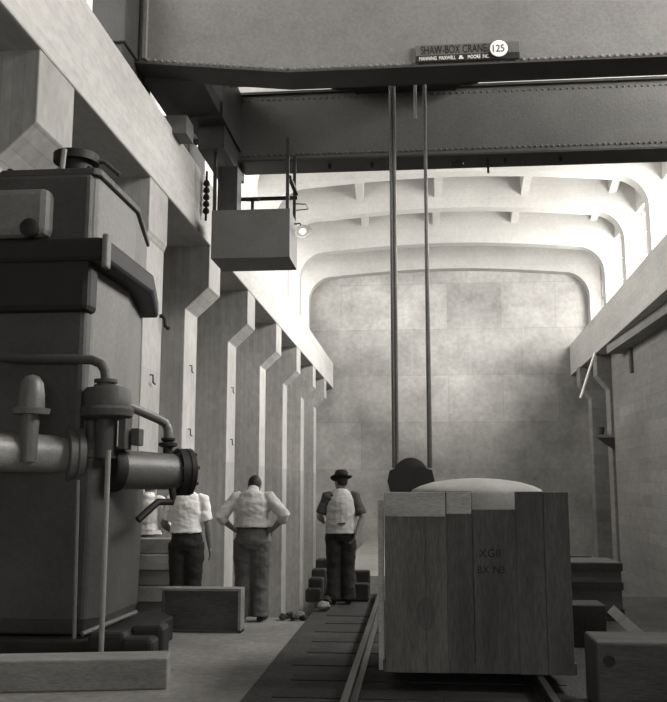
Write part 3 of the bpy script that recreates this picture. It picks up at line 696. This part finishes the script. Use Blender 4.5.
def person(name_label, loc, rz, H, arms, shirt, trousers, sleeve, hair='hair', vest=None, look=0.0, stance=.1, hem=.90, vox=.009, girth=1.0, waist=1.03, bow=0.0, leg=1.0):
    """faces local +Y; arms = {-1: (elbow, wrist, hand dir), 1: ...} in local metres for a 1.72 m figure"""
    root = thing('person', loc, name_label, 'person', None, rz); root.scale = (1, 1, 1)
    S = H/1.72
    W = Matrix.Translation(loc) @ Matrix.Rotation(rz, 4, 'Z') @ Matrix.Scale(S, 4)
    g = girth
    sh = {s: Vector((s*.18*g, -.005, 1.43)) for s in (-1, 1)}
    hip = {s: Vector((s*.095, 0, .90)) for s in (-1, 1)}
    knee = {s: Vector((s*(.06+stance*.55), .025, .49)) for s in (-1, 1)}
    ank = {s: Vector((s*(.04+stance), -.02, .09)) for s in (-1, 1)}
    torso_p = [(0, 0, .86), (0, 0, .97), (0, .005, 1.1), (0, .0, 1.25), (0, -.01, 1.38), (0, -.01, 1.46), (0, 0, 1.50)]
    torso_r = [(.155*g, .11*g), (.165*g, .115*g), (.145*g, .105*g), (.165*g, .115*g), (.175*g, .105*g), (.13*g, .08*g), (.06, .06)]
    def add(b, pts, rad, ref=(1, 0, 0), seg=16, sub=3):
        p, r = lerp_pts(pts, rad, sub); b.tube(p, r, seg, ref=ref)
    # body
    b = MB()
    add(b, torso_p, torso_r)
    add(b, [(0, 0, 1.42), (0, .01+.03*bow, 1.50), (0, .015+.07*bow, 1.57-.03*bow)], [.065, .056, .056])
    hc = Vector((0, .03+.075*bow, 1.615-.045*bow))
    HM = Matrix.Translation(hc) @ Matrix.Rotation(look, 4, 'Z') @ Matrix.Rotation(-.55*bow, 4, 'X')
    h = MB(); h.ball((0, 0, .0), .1, 20, (.76, .95, 1.12)); h.ball((0, .028, -.058), .062, 16, (.86, .95, 1))
    h.tube([(0, .085, .015), (0, .108, -.022), (0, .112, -.03), (0, .09, -.036)], [.008, .014, .016, .012], 8, ref=(1, 0, 0))
    for s in (-1, 1):
        h.ball((s*.077, -.005, -.005), .028, 10, (.35, .7, 1.1)); h.ball((s*.03, .083, .008), .013, 8)
    h.ball((0, .088, -.06), .022, 8, (1.1, .5, .35))
    h.bm.transform(HM); hm = bpy.data.meshes.new('h'); h.bm.to_mesh(hm); h.bm.free(); b.bm.from_mesh(hm); bpy.data.meshes.remove(hm)
    for s in (-1, 1):
        el, wr, hd = (Vector(v) for v in arms[s])
        add(b, [sh[s]*.86+Vector((0, 0, .2)), sh[s], sh[s].lerp(el, .45), el, el.lerp(wr, .35), wr], [.05, .055, .05, .042, .043, .029], ref=(0, 1, .3), seg=12)
        hd = hd.normalized(); n = hd.orthogonal().normalized() if abs(hd.z) < .9 else Vector((0, 1, 0))
        side = hd.cross(Vector((s, .2, 0))).normalized(); flat = side.cross(hd)
        add(b, [wr-hd*.02, wr+hd*.045, wr+hd*.095], [(.028, .02), (.042, .018), (.040, .015)], ref=side, seg=12, sub=2)
        for k in range(4):
            o_ = side*(.03-.02*k); l_ = (.068, .078, .073, .058)[k]
            p0 = wr+hd*.085+o_; p1 = p0+hd*l_*.5-flat*s*.006; p2 = p1+(hd*.8-flat*s*.5).normalized()*l_*.5
            add(b, [p0, p1, p2], [.0095, .0092, .0085], ref=side, seg=8, sub=2)
        t0 = wr+hd*.03+side*.03; t1 = t0+(hd*.5+side*.8).normalized()*.035; t2 = t1+(hd*.9+side*.2).normalized()*.035
        add(b, [t0, t1, t2], [.013, .0115, .0095], ref=flat, seg=8, sub=2)
        add(b, [hip[s], hip[s].lerp(knee[s], .5), knee[s], knee[s].lerp(ank[s], .35), ank[s]], [.085, .072, .052, .052, .036], seg=12)
        add(b, [ank[s]+Vector((0, -.03, -.03)), ank[s]+Vector((0, .06, -.045)), ank[s]+Vector((s*.02, .17, -.06))], [(.036, .045), (.04, .035), (.035, .022)], seg=10)
    b.bm.transform(W)
    body = remeshed(b, 'body', M_SKIN, root, vox)
    # trousers
    b = MB()
    add(b, [(0, 0, .82), (0, 0, .90), (0, .0, .98), (0, .0, waist+.01)], [(.16*g, .115*g), (.19*g*leg**.4, .145*g), (.185*g, .14*g), (.168*g, .128*g)])
    for s in (-1, 1):
        add(b, [hip[s]+Vector((0, 0, .03)), hip[s].lerp(knee[s], .5), knee[s], knee[s].lerp(ank[s], .5), ank[s]+Vector((0, .0, -.035))], [(.112*leg, .12), (.104*leg, .108), (.092*leg, .095), (.087*leg, .09), (.092*leg, .1)], seg=14)
    b.bm.transform(W); remeshed(b, 'trousers', trousers, root, .011, 3, .010)
    # belt line
    # shoes
    for s in (-1, 1):
        b = MB(); a = ank[s]
        add(b, [a+Vector((0, -.07, -.06)), a+Vector((0, 0, -.045)), a+Vector((s*.01, .09, -.055)), a+Vector((s*.025, .19, -.064)), a+Vector((s*.028, .21, -.066))], [(.03, .028), (.045, .044), (.048, .034), (.042, .025), (.02, .018)], seg=12)
        b.bm.transform(W); sh_o = remeshed(b, 'shoe', M_LEATH, root, .009)
    # shirt
    b = MB()
    tp = [(0, 0, hem), (0, .0, hem+.05), (0, .0, hem+.14), (0, -.005, 1.28), (0, -.012, 1.39), (0, -.01, 1.465), (0, .01*bow, 1.51)]
    tr_ = [(.205*g, .16*g), (.195*g, .15*g), (.185*g, .145*g), (.2*g, .15*g), (.198*g, .138*g), (.15*g, .11*g), (.078, .078)]
    add(b, tp, tr_)
    for s in (-1, 1):
        el, wr = Vector(arms[s][0]), Vector(arms[s][1])
        pts = [sh[s]*.80+Vector((0, 0, .28)), sh[s], sh[s].lerp(el, .5)]; rad = [.07, .08, .074]
        if sleeve == 'short': pts += [sh[s].lerp(el, .85)]; rad += [.078]
        else: pts += [el, el.lerp(wr, .35)]; rad += [.07, .062]
        add(b, pts, rad, ref=(0, 1, .3), seg=14)
    b.bm.transform(W); remeshed(b, 'shirt', shirt, root, .011, 2, .012)
    b = MB(); add(b, [(0, 0, 1.49), (0, .008+.03*bow, 1.535)], [(.076, .076), (.066, .066)]); b.bm.transform(W); b.build('collar', shirt, root, smooth=True)
    if vest:
        b = MB(); add(b, [(0, 0, .93), (0, 0, 1.03), (0, 0, 1.12), (0, -.005, 1.27), (0, -.014, 1.39), (0, -.012, 1.47), (0, -.005, 1.52)], [(.215*g, .178*g), (.208*g, .17*g), (.204*g, .168*g), (.212*g, .174*g), (.182*g, .165*g), (.135*g, .135*g), (.088, .092)])
        b.bm.transform(W); remeshed(b, 'waistcoat', vest, root, .011, 2, .008)
        b = MB(); b.box(-.05, .05, -.192, -.16, 1.06, 1.08); b.bm.transform(W); b.build('back_strap', M_SHIRT_D, root)
    # hair
    b = MB(); b.ball((0, -.014, .022), .1, 18, (.83, .96, 1.06)); 
    for v in b.bm.verts:
        if v.co.y > .05 and v.co.z < .065: v.co.y = .05
        if v.co.z < -.045: v.co.z = -.045
    b.bm.transform(W @ HM); hair_o = b.build('hair', M_HAIR, root, smooth=True)
    if hair == 'hat':
        T = Matrix.Rotation(R(-6), 4, 'X') @ Matrix.Rotation(R(8), 4, 'Y')
        b = MB(); prof = [(.045, .098), (.05, .15), (.062, .152), (.058, .102), (.12, .096), (.155, .084), (.17, .06), (.162, .01)]
        b.lathe(prof, (0, -.005, 0), (0, 0, 1), 32)
        for v in b.bm.verts:
            r_ = math.hypot(v.co.x, v.co.y)
            if r_ > .12: v.co.z += -.018*(v.co.y/.15) + .02*(abs(v.co.x)/.15)
            v.co.x *= .93; v.co.y *= 1.08
        b.bm.transform(W @ HM @ T); hat = b.build('hat', M_FELT, root, smooth=True)
        b = MB(); b.lathe([(.063, .1045), (.064, .106), (.09, .104), (.091, .101)], (0, -.005, 0), (0, 0, 1), 32)
        for v in b.bm.verts: v.co.x *= .93; v.co.y *= 1.08
        b.bm.transform(W @ HM @ T); b.build('hat_band', M_BLACK, hat, smooth=True)
    # belt
    b = MB(); b.rings([[(rx*math.cos(k*math.pi/16), ry*math.sin(k*math.pi/16), z) for k in range(32)] for z, rx, ry in ((waist-.02, .17*g, .13*g), (waist-.02, .186*g, .144*g), (waist+.015, .182*g, .14*g), (waist+.015, .168*g, .127*g))], cap=False)
    b.bm.transform(W); b.build('belt', M_LEATH, root)
    return root

hang_r = ((.25, -.02, 1.13), (.275, .03, .87), (.05, .1, -1))
# man in the white short sleeved shirt, beyond the flange
y = 10.6; p = P(186, 560, Y=y)
person('person in a white short-sleeved shirt and dark trousers behind the shallow box', (p.x, y, 0), R(6), 1.72,
       {1: hang_r, -1: ((-.27, .0, 1.14), (-.22, .2, 1.05), (.1, 1, 0))}, M_SHIRT_W, M_TROU_D, 'short', stance=.06, hem=1.04, waist=1.06, bow=.5, leg=1.08)
# man with hands on hips
y = 10.85; p = P(252, 560, Y=y)
person('person with hands on hips in a pale shirt and grey trousers', (p.x, y, 0), R(-2), 1.74,
       {1: ((.40, -.07, 1.22), (.235, .07, 1.06), (-.5, .9, -.2)), -1: ((-.38, -.07, 1.20), (-.235, .07, 1.05), (.5, .9, -.2))},
       M_SHIRT_G, M_TROU_G, 'long', stance=.07, hem=1.085, waist=1.09, girth=1.08, bow=1.0, leg=1.22)
# man in hat and waistcoat
y = 12.2; p = P(341, 560, Y=y)
person('person in a dark hat and pale waistcoat at the pit edge', (p.x, y, .036), R(8), 1.70,
       {1: ((.29, -.05, 1.14), (.2, -.13, .92), (-.5, .1, -.8)), -1: ((-.29, .0, 1.15), (-.23, .2, 1.08), (.3, 1, .1))},
       M_SHIRT_D, M_TROU_D, 'short', hair='hat', vest=M_VEST, look=R(35), stance=.06, hem=1.0, waist=1.02, leg=1.1)
# man mostly hidden by the machine
y = 11.6; p = P(147, 560, Y=y)
person('person in a white shirt half hidden behind the machine', (p.x, y, 0), R(-15), 1.68,
       {1: ((.26, .02, 1.15), (.2, .22, 1.1), (-.2, 1, 0)), -1: ((-.26, .02, 1.14), (-.2, .2, 1.08), (.2, 1, 0))},
       M_SHIRT_W, M_TROU_G, 'long', stance=.08, hem=.98)
